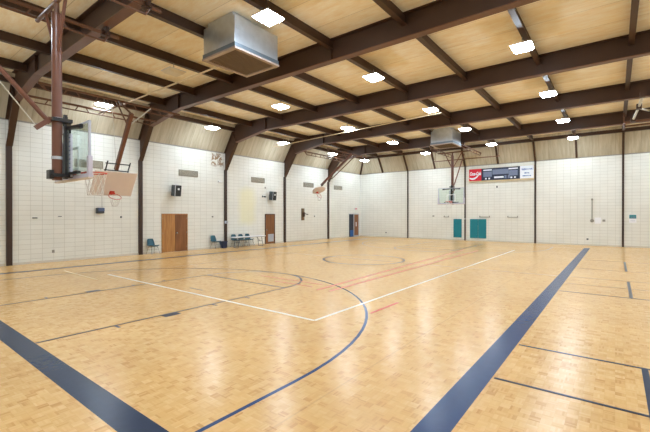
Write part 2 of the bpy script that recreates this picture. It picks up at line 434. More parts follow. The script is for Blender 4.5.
# volleyball court
VX0, VX1, VY0, VY1 = -13.72, -4.60, 5.61, 23.75
fline(VX1, VY0, VX1, VY1, 0.07, M['whiteline'], 'volleyball_sideline')
fline(VX0, VY0, VX1, VY0, 0.07, M['whiteline'], 'volleyball_baseline')
fline(VX0, VY0, VX0, VY1, 0.05, M['faint'], 'volleyball_sideline')
fline(VX0, VY1, VX1, VY1, 0.05, M['paleline'], 'volleyball_baseline')
fline(-15.9, 5.0, -12.9, 4.95, 0.05, M['paleline'], 'pale_service_line')
# red marks
fline(-4.02, 6.74, -4.0, 7.95, 0.05, M['redline'], 'red_hash_line')
fline(-6.42, 7.93, -6.98, 22.3, 0.085, M['pinkline'], 'red_long_line')
fline(-6.05, 8.0, -6.2, 22.3, 0.085, M['pinkline'], 'red_long_line')
fline(-6.8, 8.65, -9.4, 8.65, 0.05, M['pinkline'], 'red_short_line')
fline(-6.8, 8.2, -8.3, 8.2, 0.05, M['pinkline'], 'red_short_line')
# cross court markings right of the wide sideline
for y, mt, w in ((5.02, M['nvline'], 0.045), (6.54, M['nvline'], 0.045), (11.85, M['thinline'], 0.04), (13.3, M['faint'], 0.05), (14.8, M['faint'], 0.05), (17.3, M['faint'], 0.045), (20.7, M['faint'], 0.045)):
    fline(-1.2, y, 4.8, y, w, mt, 'cross_court_line')
for y0, y1 in ((4.2, 6.54), (11.85, 14.66), (17.3, 20.7)):
    fline(0.31, y0, 0.31, y1, 0.07, M['dash'] if y0 > 5 else M['nvline'], 'thick_dash_line')

# ------------------------------------------------------------------ roof frames
ordn = ['nearest', 'second', 'third', 'fourth', 'fifth']
frame_labels = [
    'nearest brown roof frame, its knee at the upper left edge above the hoops',
    'second brown roof frame, the large beam crossing behind the hanging heater box',
    'third brown roof frame, its column stands between the chair with navy bin and the table',
    'fourth brown roof frame, its column just right of the single brown wall door',
    'farthest brown roof frame, its column left of the navy door near the corner']
def make_frame(y, label):
    t = thing('roof_frame', label, 'steel frame', (0, y, 0), 0, 'brown steel roof frames')
    OUT = [(WX + 0.0, WH), (KX, KZ), (EX, DZ)]
    INN = [(WX + 0.08, 4.80), (-18.14, 6.42), (-15.6, BEAM_Z)]
    # column let into the wall
    MB().box(WX, WX + 0.08, -0.095, 0.095, 0.0, 4.82).build('column', M['steel_post'], t)
    # knee web (column side), with flanges
    mb = MB(); mb.prism([(WX, -0.01, 4.80), (INN[0][0], -0.01, 4.80), (INN[1][0], -0.01, INN[1][1]), (KX, -0.01, KZ), (WX + 0.01, -0.01, WH)], (0, 0.02, 0))
    mb.bar((INN[0][0], 0, 4.80), (INN[1][0], 0, INN[1][1]), 0.22, 0.025)
    mb.bar((WX + 0.02, 0, WH), (KX + 0.02, 0, KZ), 0.22, 0.02)
    mb.build('knee', M['steel'], t)
    # rafter
    mb = MB(); mb.prism([(INN[1][0], -0.01, INN[1][1]), (INN[2][0], -0.01, BEAM_Z), (RX, -0.01, BEAM_Z), (RX, -0.01, DZ - 0.01), (EX, -0.01, DZ - 0.01), (KX, -0.01, KZ)], (0, 0.02, 0))
    mb.build('rafter_web', M['steel'], t)
    mb = MB(); mb.bar((INN[1][0], 0, INN[1][1]), (INN[2][0], 0, BEAM_Z), 0.25, 0.025); mb.bar((INN[2][0] - 0.01, 0, BEAM_Z), (RX, 0, BEAM_Z), 0.25, 0.025)
    mb.build('bottom_flange', M['pipe'], t)
    MB().box(EX, RX, -0.125, 0.125, DZ - 0.03, DZ - 0.002).build('top_flange', M['steel'], t)
    mb = MB(); mb.bar((INN[1][0], 0, INN[1][1]), (KX, 0, KZ), 0.20, 0.02, up=(1, 0, 0)); mb.box(-15.61, -15.59, -0.1, 0.1, BEAM_Z, DZ - 0.02)
    for x in (-6.99, 2.8): mb.box(x - .01, x + .01, -0.1, 0.1, BEAM_Z, DZ - 0.02)
    mb.build('stiffener', M['steel'], t)
    return t
for y, l in zip(FR, frame_labels): make_frame(y, l)

# ------------------------------------------------------------------ purlins
PX = [-16.82 + 2.455 * i for i in range(0, 10)]
rown = ['first full row from the left wall', 'second row from the left wall', 'third row from the left wall', 'fourth row from the left wall', 'fifth row from the left wall',
        'sixth row from the left wall', 'seventh row from the left wall', 'eighth row from the left wall', 'ninth row from the left wall', 'tenth row from the left wall']
bayn = ['bay in front of the nearest frame', 'bay between nearest and second frames', 'bay between second and third frames', 'bay between third and fourth frames', 'bay between fourth and fifth frames', 'bay next to the far wall']
bounds = [(BY, FR[0])] + list(zip(FR, FR[1:])) + [(FR[-1], EY)]
PB = 7.20
def purlin(length):
    t = thing('purlin', 'x', 'purlin', (0, 0, 0), 0, 'brown roof purlins between the frames')
    L = length / 2
    MB().box(-0.007, 0.007, -L, L, PB, DZ - 0.004).build('web', M['steel'], t)
    MB().box(-0.075, 0.075, -L, L, PB - 0.012, PB + 0.006).build('flange', M['steel'], t)
    return t
for bi, (a, b) in enumerate(bounds):
    proto = None
    for ri, x in enumerate(PX):
        if bi == 0 and x > -7.5: continue
        if bi == 1 and x > -1.5: continue
        if x > 1: continue
        lab = 'brown purlin, %s, %s' % (rown[ri], bayn[bi].replace('bay ', ''))
        loc = (x, (a + b) / 2, 0)
        if proto is None:
            proto = purlin(b - a - 0.02); proto['label'] = lab; proto.location = loc
        else: dup(proto, loc, 0, lab)
    # eave strut along the left slope
    t = MB().box(-0.09, 0.09, a + 0.01, b - 0.01, -0.01, 0.01).box(-0.01, 0.01, a + 0.01, b - 0.01, 0, 0.30).build('eave_strut', M['steel'])
    t.location = (KX + 0.14, 0, KZ + 0.03)
    tag(t, 'brown eave strut above the left slope, %s' % bayn[bi].replace('bay ', ''), 'beam', 'eave struts')
t = MB().box(KX, RX, -0.09, 0.09, -0.01, 0.01).box(KX, RX, -0.01, 0.01, 0, 0.3).build('eave_strut', M['steel'])
t.location = (0, KY - 0.14, KZ + 0.03)
tag(t, 'long brown eave strut along the top of the far slope', 'beam')

# ------------------------------------------------------------------ far wall posts and ribs
def rib_mesh(dx=0.0):
    mb = MB()
    p0 = Vector((0, FY - 0.05, WH + 0.02)); p1 = Vector((0, KY - 0.05, KZ + 0.02))
    mb.bar(p0, p1, 0.12, 0.14, up=(0, -1, 1)); return mb
post_names = {-14.36: 'brown wall post left of the far glass backboard', -9.45: 'brown wall post between the narrow and wide teal pads',
              -4.54: 'brown wall post at right end of the scoreboard', 0.37: 'brown wall post between conduit box and teal poster'}
for x, l in post_names.items():
    t = thing('wall_post', l, 'post', (x, 0, 0), 0, 'brown posts on the far wall')
    MB().box(-0.055, 0.055, FY - 0.04, FY, 0.0, WH).build('post', M['steel_post'], t)
    rib_mesh().build('sloped_rib', M['steel'], t)
for x, l in {-16.82: 'first sloped rib from the corner above the far wall', -11.9: 'sloped rib above far wall, left of the far hoop pole',
             -7.0: 'sloped rib above the middle of the scoreboard', -2.08: 'sloped rib above far wall behind the rightmost far light'}.items():
    o = rib_mesh().build('sloped_rib', M['steel']); o.location = (x, 0, 0); tag(o, l, 'rib', 'brown ribs on the far slope')
mb = MB().bar((WX + 0.05, FY - 0.05, WH), (KX + 0.05, KY - 0.05, KZ), 0.14, 0.12, up=(1, -1, 1))
tag(mb.build('hip_rib', M['steel']), 'brown hip rib in the corner where both slopes meet', 'rib')

# ------------------------------------------------------------------ ceiling lights
def make_light(label, on, loc):
    t = thing('ceiling_light', label, 'ceiling light', loc, 0, 'square hanging gym lights')
    MB().box(-0.275, 0.275, -0.30, 0.30, 0.0, 0.035, bev=0.01).build('housing', M['housing'], t)
    d = MB(); d.bm.verts.ensure_lookup_table()
    lo, up = 0.20, 0.27
    v0 = [(-up, -up - .02, 0), (up, -up - .02, 0), (up, up + .02, 0), (-up, up + .02, 0)]
    v1 = [(-lo, -lo - .02, -0.07), (lo, -lo - .02, -0.07), (lo, lo + .02, -0.07), (-lo, lo + .02, -0.07)]
    a = [d.bm.verts.new(p) for p in v0]; b = [d.bm.verts.new(p) for p in v1]
    d.bm.faces.new(b); d.bm.faces.new(a)
    for i in range(4): d.bm.faces.new((a[i], b[i], b[(i + 1) % 4], a[(i + 1) % 4]))
    d.build('diffuser', M['lamp'] if on else M['lampoff'], t)
    MB().box(-0.06, 0.06, -0.09, 0.09, 0.035, 0.12, bev=0.01).build('ballast_box', M['dgrey'], t)
    s = MB(); s.tube([(0, 0, 0.1), (0, 0, PB - 0.012 - loc[2])], 0.012, 8); s.build('stem', M['greyplate'], t)
    return t
LR = [(-17.5, 6.82, 'the row beside the left wall'), (-11.88, 6.90, 'the second row from the left wall'), (-6.80, 6.92, 'the third row from the left wall'), (-2.15, 6.9, 'the row above the wide blue sideline')]
LB = [6.95, 12.1, 17.4, 22.8, 28.3]
bayl = ['nearest bay', 'second bay', 'third bay', 'fourth bay', 'last bay by the far wall']
on_proto = None
for ri, (x, z, rl) in enumerate(LR + [(2.8, 6.9, 'the far right row')]):
    for bi, y in enumerate(LB):
        off = (ri == 1 and bi == 0)
        if ri == 2: y = [6.5, 11.6, 16.8, 21.8, 27.6][bi]
        if ri == 0: y = [7.0, 12.5, 18.1, 23.6, 28.3][bi]
        lab = ('unlit' if off else 'lit') + ' square light, %s, %s' % (bayl[bi], rl)
        loc = (x, y, z)
        make_light(lab, not off, loc)
# lights behind the camera's bay
for x in (-17.5, -11.88, -6.8, -2.15, 2.8):
    make_light('lit square light in the bay behind the viewpoint', True, (x, 1.4, 6.9))

# ------------------------------------------------------------------ heater boxes
def make_heater(label, loc, group='hanging heater boxes'):
    t = thing('unit_heater', label, 'heater', loc, 0, group)   # origin at centre of the bottom face
    MB().box(-0.69, 0.69, -0.8, 0.8, 0.16, 0.90, bev=0.006).build('housing', M['galv'], t)
    MB().box(-0.715, 0.715, -0.815, 0.815, 0.05, 0.165).build('blue_band', M['galv_dark'], t)
    mb = MB()
    for a in ((-0.73, 0.73, -0.83, -0.72), (-0.73, 0.73, 0.72, 0.83), (-0.73, -0.62, -0.72, 0.72), (0.62, 0.73, -0.72, 0.72)):
        mb.box(a[0], a[1], a[2], a[3], 0.0, 0.05)
    mb.build('rim_frame', M['tan_rim'], t)
    mb = MB().box(-0.62, 0.62, -0.72, 0.72, 0.03, 0.05)
    for i in range(22): mb.box(-0.62, 0.62, -0.70 + i * 0.064, -0.685 + i * 0.064, 0.018, 0.03)
    mb.build('return_grille', M['return'], t)
    mb = MB().box(-0.55, 0.55, -0.75, -0.1, 0.90, DZ - loc[2] - 0.002).build('duct_neck', M['galv'], t)
    mb = MB().box(0.691, 0.70, -0.75, -0.15, 0.55, 0.88); mb.build('access_panel', M['galv'], t)
    for sy in (-0.55, 0.55): MB().bar((-0.695, sy, 0.5), (-0.695, sy, DZ - loc[2] - 0.005), 0.03, 0.012, up=(1, 0, 0)).build('hanger', M['steel'], t)
    return t
H1 = make_heater('large galvanised heater box hanging at top left beside the nearest lit light', (-8.67, 7.2, 6.46))
H2 = dup(H1, (-8.67, 23.95, 6.46), 0, 'smaller looking galvanised heater box hanging above the far glass backboard')

# cream conduits to the heaters
t = MB().tube([(-18.0, 7.35, 6.72), (-9.40, 7.3, 6.72)], 0.028, 8).tube([(-14.365, 7.33, 6.74), (-14.365, 7.33, 7.186)], 0.008, 6).tube([(-16.82, 7.34, 6.74), (-16.82, 7.34, 7.186)], 0.008, 6).build('conduit', M['conduit'], smooth=True)
tag(t, 'long cream conduit running from the left wall to the near heater box', 'pipe', 'cream conduits under the roof')
t = MB().tube([(-18.2, 17.9, 6.62), (-6.6, 17.6, 6.92)], 0.026, 8).tube([(-11.9, 17.74, 6.78), (-11.9, 17.74, 7.186)], 0.008, 6).tube([(-16.82, 17.86, 6.66), (-16.82, 17.86, 7.186)], 0.008, 6).tube([(-7.0, 17.61, 6.91), (-7.0, 17.61, 7.186)], 0.008, 6).build('conduit', M['conduit'], smooth=True)
tag(t, 'long cream conduit crossing in front of the fourth roof frame', 'pipe', 'cream conduits under the roof')

# ------------------------------------------------------------------ basketball goals
def make_net(parent, c, r0, r1, h, rr=0.006):
    mb = MB(); K = 10
    for k in range(K):
        for sgn in (1, -1):
            pts = []
            for i in range(5):
                f = i / 4; a = 2 * PI * k / K + sgn * f * 0.9; r = r0 + (r1 - r0) * (f ** 0.7)
                pts.append((c[0] + r * math.cos(a), c[1] + r * math.sin(a), c[2] - h * f))
            mb.tube(pts, rr, 5, caps=False)
    mb.tube([(c[0] + r1 * math.cos(2 * PI * j / 16), c[1] + r1 * math.sin(2 * PI * j / 16), c[2] - h) for j in range(16)], rr, 5, closed=True)
    return mb.build('net', M['net'], parent)
def truss(mb, p, q, gap, r, step=0.8):
    p, q = Vector(p), Vector(q); mb.tube([p, q], r, 8); d = q - p; L = d.length; d.normalize()
    z = Vector((0, 0, -gap)); p2, q2 = p + d * 0.25 + z, q - d * 0.35 + z
    mb.tube([p + d * 0.02, p2, q2, q2 + d * 0.12 - z], r * 0.6, 8)
    n = max(2, int(L / step)); a = p2
    for i in range(n + 1):
        f = i / n; lo = p2.lerp(q2, f); up = lo - z + d * (0.12 if i % 2 else -0.12)
        mb.tube([lo, up], r * 0.5, 6)

def make_main_goal(label, loc, rz):
    """origin on the floor under the pole; the board faces +Y"""
    t = thing('basketball_goal', label, 'basketball hoop', loc, rz, 'glass backboard goals at the court ends')
    MB().tube([(0, 0, 2.76), (0, 0, 6.2)], 0.092, 14).build('pole', M['pole'], t, True)
    mb = MB()
    for z in (4.02, 3.22):
        MB().lathe([(0.094, z - 0.03), (0.102, z - 0.03), (0.102, z + 0.03), (0.094, z + 0.03)], 16).build('pole_collar', M['lgrey'], t)
    for sx, n in ((-1.15, 0), (0.95, 0)):
        mb = MB(); truss(mb, (sx, -2.9, 6.66), (sx, 1.72, 6.66), 0.20, 0.045); mb.build('roof_pipe', M['pipe'], t, True)
    mb = MB().tube([(-1.25, 0, 6.45), (1.05, 0, 6.45)], 0.045, 10); mb.tube([(0, 0, 6.15), (0, 0, 6.45)], 0.05, 10); mb.build('cross_pipe', M['pipe'], t, True)
    for sx in (-1.1, 0.9):
        MB().tube([(0.04 * (1 if sx > 0 else -1), 0, 5.35), (sx * 0.62, 0, 6.45)], 0.032, 8).build('brace', M['pole'], t, True)
    MB().tube([(0, -0.12, 3.92), (0, -2.55, 6.62)], 0.045, 10).build('rear_brace', M['pole'], t, True)
    mb = MB().bar((0, -0.12, 4.0), (0, -0.36, 3.78), 0.09, 0.09); mb.bar((0, 0.0, 4.0), (0, -0.16, 4.0), 0.1, 0.08); mb.build('brace_bracket', M['pole'], t)
    MB().tube([(0.02, -0.36, 3.82), (0.02, -1.15, 4.85), (0.02, -2.2, 6.3)], 0.011, 6).build('safety_cable', M['cable'], t)
    for sx in (-1.15, 0.95):
        MB().box(sx - 0.12, sx + 0.12, 1.36, 1.44, 6.62, 6.8).box(sx - 0.05, sx + 0.05, 1.3, 1.5, 6.60, 6.72).build('beam_clamp', M['steel'], t)
    # mount between pole and board (board plane y = 0.35)
    mb = MB()
    for z in (4.0, 2.86):
        mb.box(-0.14, 0.14, -0.12, 0.24, z - 0.035, z + 0.035)
    mb.box(-0.09, 0.09, -0.16, -0.08, 2.78, 2.96); mb.box(-0.05, 0.05, 0.12, 0.18, 2.8, 4.1)
    mb.build('mount_bracket', M['blk'], t)
    MB().box(-0.035, 0.03, 0.12, 0.18, 2.86, 4.14).build('mast', M['blk'], t)
    MB().box(0.0, 0.045, 0.20, 0.24, 2.86, 4.05).build('slide_rail', M['blk'], t)
    MB().box(-0.17, -0.08, 0.10, 0.14, 2.90, 3.55).build('height_scale', M['lgrey'], t)
    MB().box(0.07, 0.16, 0.19, 0.23, 2.84, 3.74).build('height_scale', M['fgrey'], t)
    mb = MB()
    for i in range(9): mb.box(0.075, 0.155, 0.184, 0.19, 2.93 + i * 0.09, 2.95 + i * 0.09)
    mb.build('scale_marks', M['device_blue'], t)
    MB().box(-0.10, 0.0, 0.06, 0.14, 3.75, 3.9, bev=0.01).build('crank_case', M['lgrey'], t)
    mb = MB()
    for sx in (-1, 1):
        mb.bar((sx * 0.08, 0.18, 3.86), (sx * 0.62, 0.23, 3.84), 0.07, 0.06); mb.box(sx * 0.55 - 0.07, sx * 0.55 + 0.07, 0.21, 0.26, 3.80, 3.88)
        mb.bar((sx * 0.08, 0.18, 2.90), (sx * 0.5, 0.23, 2.92), 0.06, 0.05)
    mb.build('support_arm', M['blk'], t)
    # backboard
    g = MB().box(-0.88, 0.88, 0.275, 0.287, 2.87, 3.89).build('backboard_glass', M['glass'], t)
    mb = MB(); W, a, b = 0.915, 2.83, 3.92
    mb.box(-W, W, 0.26, 0.30, b - 0.035, b); mb.box(-W, W, 0.26, 0.30, a, a + 0.045)
    mb.box(-W, -W + 0.045, 0.26, 0.30, a, b); mb.box(W - 0.045, W, 0.26, 0.30, a, b)
    mb.build('backboard_frame', M['fgrey'], t)
    mb = MB()
    for sx in (-1, 1): mb.box(sx * 0.90 - 0.045, sx * 0.90 + 0.045, 0.24, 0.32, 2.82, 3.22, bev=0.012)
    mb.box(-0.95, 0.95, 0.24, 0.32, 2.795, 2.84)
    mb.build('edge_pad', M['pad'], t)
    MB().box(-0.95, 0.95, 0.235, 0.325, 2.765, 2.797).build('bottom_pad', M['padtan'], t)
    mb = MB()
    for q in ((-0.305, 0.305, 3.42, 3.47), (-0.305, 0.305, 2.98, 3.03), (-0.305, -0.255, 3.03, 3.42), (0.255, 0.305, 3.03, 3.42)):
        mb.box(q[0], q[1], 0.2875, 0.2905, q[2], q[3])
    mb.build('target_square', M['white'], t)
    mb = MB().tube([(0.228 * math.cos(2 * PI * j / 32), 0.72 + 0.228 * math.sin(2 * PI * j / 32), 2.97) for j in range(32)], 0.011, 8, closed=True)
    mb.box(-0.09, 0.09, 0.30, 0.49, 2.945, 2.965); mb.box(-0.10, 0.10, 0.295, 0.315, 2.85, 3.0)
    for sx in (-1, 1): mb.tube([(sx * 0.09, 0.33, 2.87), (sx * 0.12, 0.53, 2.955)], 0.009, 6)
    mb.build('rim', M['rim'], t, True)
    make_net(t, (0, 0.72, 2.96), 0.222, 0.15, 0.48)
    return t
G1 = make_main_goal('near glass backboard goal on a brown pole, seen from behind at upper left', (BCX, 2.75, 0), 0)
G2 = dup(G1, (BCX, 2 * BCY - 2.75 - 0.07, 0), PI, 'far glass backboard goal facing the camera, hung in front of the far wall')

def make_side_goal(label, loc, tilt, fan, L, toplen):
    """origin on the roof pipes line: local x=0 pivot; the pole leans towards the wall (-X); board faces +X"""
    t = thing('side_basketball_goal', label, 'basketball hoop', loc, 0, 'folded side goals along the left wall')
    px, pz = 0.0, 0.0
    R = Matrix.Rotation(tilt, 4, 'Y')        # rotate the hanging assembly about the pivot
    def P(x, y, z): return R @ Vector((x, y, z))
    # roof pipes along Y
    H0, xa, xb = (0.65, -1.1, -3.1) if not fan else (0.06, -0.3, -2.3)
    for sx in (xa, xb):
        mb = MB(); truss(mb, (sx, -toplen, H0), (sx, toplen, H0), 0.20, 0.045, 0.55); mb.build('roof_pipe', M['pipe'], t, True)
    MB().tube([(xa + 0.1, 0.12, H0 - 0.12), (xb - 0.1, 0.12, H0 - 0.12)], 0.03, 8).build('cross_pipe', M['pipe'], t, True)
    if not fan: MB().tube([P(0, 0, -0.05), (xa, 0.0, H0)], 0.035, 8).build('hinge_arm', M['pipe'], t, True)
    MB().bar(P(0, 0, -0.02), P(0, 0, -L), 0.14, 0.12, up=(0, 1, 0)).build('pole', M['pole'], t)
    MB().tube([P(0, -0.0, -0.55), (xa, -0.1 if not fan else -0.7, H0)], 0.026, 8).build('brace', M['pipe'], t, True)
    MB().tube([P(0, 0.0, -0.55), (xa, 1.3 if not fan else 0.75, H0)], 0.026, 8).build('brace', M['cable'], t, True)
    MB().tube([P(-0.1, -0.05, -L * 0.85), (-1.45 if not fan else xb, -0.1, H0)], 0.010, 6).build('hoist_cable', M['cable'], t)
    # board, in the hanging frame
    def Mx(x, y, z): return R @ Matrix.Translation((x, y, z))
    if not fan:
        W, Hh = 0.79, 1.08; top = -L - 0.02
        MB().box(0.12, 0.16, -W, W, top - Hh, top, M=R, bev=0.01).build('backboard', M['board'], t)
        mb = MB()
        for sy in (-0.42, 0.42): mb.bar(P(0.09, sy, top + 0.42), P(0.09, sy * 1.0, top - 0.5), 0.04, 0.03)
        mb.bar(P(0.05, -0.46, top + 0.3), P(0.05, 0.46, top + 0.3), 0.04, 0.04); mb.bar(P(0.08, -0.46, top + 0.02), P(0.08, 0.46, top + 0.02), 0.04, 0.04)
        mb.build('board_bracket', M['blk'], t)
        rz_, rx0 = top - Hh + 0.16, 0.16
    else:
        W, Hh = 0.68, 0.86; top = -L + 0.02
        pts = []
        for i in range(15):
            a = PI * i / 14; pts.append((0.13, W * math.cos(a), top - 0.40 + 0.40 * math.sin(a)))
        pts += [(0.13, -W * 0.97, top - 0.52), (0.13, -0.33, top - Hh), (0.13, 0.33, top - Hh), (0.13, W * 0.97, top - 0.52)]
        mb = MB(); mb.prism([R @ Vector(p) for p in pts], R @ Vector((0.035, 0, 0)) - R @ Vector((0, 0, 0))); mb.build('backboard', M['board'], t)
        mb = MB(); mb.bar(P(0.1, -0.4, top - 0.3), P(0.1, 0.4, top - 0.3), 0.05, 0.05); mb.bar(P(0.06, 0, top + 0.5), P(0.1, 0, top - 0.55), 0.07, 0.05); mb.build('board_bracket', M['blk'], t)
        MB().tube([P(0.25, 0.12, -0.1), P(0.2, 0.1, -L * 0.72)], 0.03, 8).build('fold_arm', M['pipe'], t, True)
        rz_, rx0 = top - Hh + 0.2, 0.165
    cx = rx0 + 0.33
    mb = MB().tube([P(cx + 0.225 * math.cos(2 * PI * j / 28), 0.225 * math.sin(2 * PI * j / 28), rz_) for j in range(28)], 0.010, 8, closed=True)
    b2 = MB(); mb.bar(P(rx0, 0, rz_), P(cx - 0.22, 0, rz_), 0.16, 0.05); mb.box(rx0, rx0 + 0.02, -0.09, 0.09, rz_ - 0.1, rz_ + 0.06, M=R)
    b2.bm.free(); mb.build('rim', M['rim'], t, True)
    c = P(cx, 0, rz_)
    mb = MB(); K = 10
    for k in range(K):
        for sgn in (1, -1):
            pts = []
            for i in range(4):
                f = i / 3; a = 2 * PI * k / K + sgn * f * 0.8
                ring = P(cx + 0.22 * math.cos(a), 0.22 * math.sin(a), rz_)
                low = Vector((c.x + 0.10 * math.cos(a), c.y + 0.10 * math.sin(a), c.z - 0.40 + 0.02))
                pts.append(ring.lerp(low, f))
            mb.tube(pts, 0.0045, 5, caps=False)
    mb.tube([(c.x + 0.10 * math.cos(2 * PI * j / 14), c.y + 0.10 * math.sin(2 * PI * j / 14), c.z - 0.38) for j in range(14)], 0.007, 5, closed=True)
    mb.build('net', M['net'], t)
    return t
S1 = make_side_goal('side goal with square cream backboard folded back toward the left wall', (-14.3, 6.68, 5.85), math.radians(33), False, 2.42, 2.6)
S2 = make_side_goal('small fan shaped cream backboard folded up high near the far left corner', (-15.1, 22.7, 6.45), math.radians(53), True, 3.55, 2.6)
# hoist pipe between goal and wall (right side, folded goal hardware over the wide sideline)
t = thing('folded_goal_hanger', 'brown pipes and pale clamps of a folded goal under the roof at right edge', 'goal hanger', (0, 0, 0))
MB().tube([(0.82, 19.2, 6.83), (0.80, 19.6, 6.62), (0.76, 20.9, 6.60), (0.62, 22.8, 6.44)], 0.05, 8).build('drop_arm', M['cable'], t, True)
mb = MB()
mb.tube([(0.30, 24.2, 6.7), (3.4, 24.2, 6.7)], 0.05, 8); mb.tube([(0.30, 24.9, 6.62), (3.4, 24.9, 6.62)], 0.045, 8); mb.tube([(0.32, 24.9, 6.5), (0.32, 24.2, 6.55), (0.32, 24.2, 7.18)], 0.03, 8)
mb.build('roof_pipe', M['pipe'], t, True)
for q in ((0.74, 0.9, 19.0, 19.2, 6.6, 6.82), (0.68, 0.86, 20.5, 20.75, 6.5, 6.70), (0.54, 0.72, 22.4, 22.7, 6.34, 6.54)): MB().box(*q).build('clamp', M['steel'], t)
mb = MB().tube([(0.76, 20.9, 6.6), (1.15, 21.6, 6.58), (1.45, 21.0, 6.6), (1.3, 22.0, 6.5)], 0.045, 8); mb.build('link_arm', M['cable'], t, True)

# far ceiling pipe behind far goal
t = MB().tube([(-11.5, 29.1, 6.28), (-6.6, 29.1, 6.28)], 0.035, 8).tube([(-11.4, 29.1, 6.28), (-11.4, 29.1, 7.19)], 0.02, 6).tube([(-6.7, 29.1, 6.28), (-6.7, 29.1, 7.19)], 0.02, 6).build('cross_pipe', M['pipe'], smooth=True)
tag(t, 'brown horizontal pipe across the far slope above the glass backboard', 'pipe')

# ------------------------------------------------------------------ doors
d1 = thing('door_1', '', '', (0, 0, 0)); [d1.pop(k, None) for k in ('label', 'category')] if False else None
for k in ('label', 'category'):
    if k in d1: del d1[k]
d1['kind'] = 'structure'; d1.location = (WX, 0, 0)
mb = MB().box(0, 0.05, 10.56, 10.60, 0, 2.09).box(0, 0.05, 12.05, 12.09, 0, 2.09).box(0, 0.05, 10.56, 12.09, 2.05, 2.10)
mb.build('door_frame', M['door_l'], d1)
MB().box(0, 0.035, 10.60, 11.32, 0.015, 2.05).build('door_leaf', M['door_l'], d1)['label'] = 'lighter orange brown left leaf'
MB().box(0, 0.035, 11.335, 12.05, 0.015, 2.05).build('door_leaf', M['door_r'], d1)['label'] = 'darker brown right leaf'
MB().lathe([(0.0, 0.0), (0.03, 0.0), (0.03, 0.03), (0.05, 0.045), (0.05, 0.08), (0.0, 0.09)], 12, Matrix.Translation((0.035, 11.40, 1.03)) @ Matrix.Rotation(PI / 2, 4, 'Y')).build('door_knob', M['chrome'], d1)
mb = MB()
for y in (10.60, 12.05):
    for z in (0.25, 1.05, 1.85): mb.box(0.033, 0.045, y - 0.02, y + 0.02, z - 0.05, z + 0.05)
mb.build('hinges', M['greyplate'], d1)
d2 = bpy.data.objects.new('door_2', None); COL.objects.link(d2); d2['kind'] = 'structure'; d2.location = (WX, 0, 0)
MB().box(0, 0.05, 18.07, 18.12, 0, 2.10).box(0, 0.05, 18.96, 19.01, 0, 2.10).box(0, 0.05, 18.07, 19.01, 2.05, 2.10).build('door_frame', M['steel'], d2)
MB().box(0, 0.035, 18.12, 18.96, 0.015, 2.05).build('door_leaf', M['door_r'], d2)
mb = MB().box(0.035, 0.045, 18.34, 18.88, 0.15, 0.68)
for i in range(10): mb.box(0.045, 0.052, 18.36, 18.86, 0.18 + i * 0.048, 0.2 + i * 0.048)
mb.build('vent_grille', M['lgrey'], d2)
MB().box(0.035, 0.06, 18.17, 18.25, 0.93, 1.03).build('door_handle', M['chrome'], d2)
d3 = bpy.data.objects.new('door_3', None); COL.objects.link(d3); d3['kind'] = 'structure'; d3.location = (WX, 0, 0)
MB().box(0, 0.06, 29.16, 29.28, 0, 2.13).box(0, 0.06, 30.0, 30.06, 0, 2.13).box(0, 0.06, 28.42, 30.06, 2.07, 2.13).build('door_frame', M['lgrey'], d3)
MB().box(0, 0.04, 29.28, 30.0, 0.13, 2.06).build('door_leaf', M['door_r'], d3)
MB().box(0, 0.03, 29.28, 30.0, 0.0, 0.13).build('threshold', M['fgrey'], d3)
MB().box(0.04, 0.05, 29.55, 29.68, 0.95, 1.35).build('door_window', M['paper'], d3)
# navy leaf standing open beside it
t = thing('open_door', 'dark navy door leaf with bright blue foot panel beside the corner door', 'door', (WX, 28.5, 0))
MB().box(0.0, 0.06, 0.0, 0.62, 0.02, 2.10).build('door_leaf', M['bluedoor'], t)
MB().box(0.06, 0.08, 0.06, 0.60, 0.05, 0.62).build('kick_panel', M['bluepad'], t)
t = thing('exit_sign', 'small red and white exit sign above the corner door', 'sign', (WX, 29.6, 2.58))
MB().box(0, 0.06, -0.17, 0.17, -0.11, 0.11, bev=0.01).build('sign_box', M['exitface'], t)
ML = Matrix(((0, 0, 1, 0.062), (1, 0, 0, 0), (0, 1, 0, 0), (0, 0, 0, 1)))
text_mesh('lettering', 'EXIT', 0.15, M['red'], t, ML, bold=0.004)

# ------------------------------------------------------------------ wall vents
for y, l in ((12.17, 'grey wall vent above the brown double door'), (17.43, 'grey wall vent above the yellowed wall patch'), (22.76, 'grey wall vent left of the farthest left wall column'), (26.77, 'grey wall vent right of the farthest left wall column'), (7.05, 'grey wall vent seen through the near glass backboard')):
    t = thing('wall_vent', l, 'vent', (WX, y, 4.40), 0, 'grey vents high on the left wall')
    MB().box(0, 0.03, -0.60, 0.60, -0.175, -0.15).box(0, 0.03, -0.60, 0.60, 0.15, 0.175).box(0, 0.03, -0.60, -0.57, -0.15, 0.15).box(0, 0.03, 0.57, 0.60, -0.15, 0.15).build('vent_frame', M['grille'], t)
    mb = MB()
    for i in range(9): mb.box(0.002, 0.022, -0.57, 0.57, -0.145 + i * 0.033, -0.124 + i * 0.033)
    mb.build('louvres', M['grille'], t)

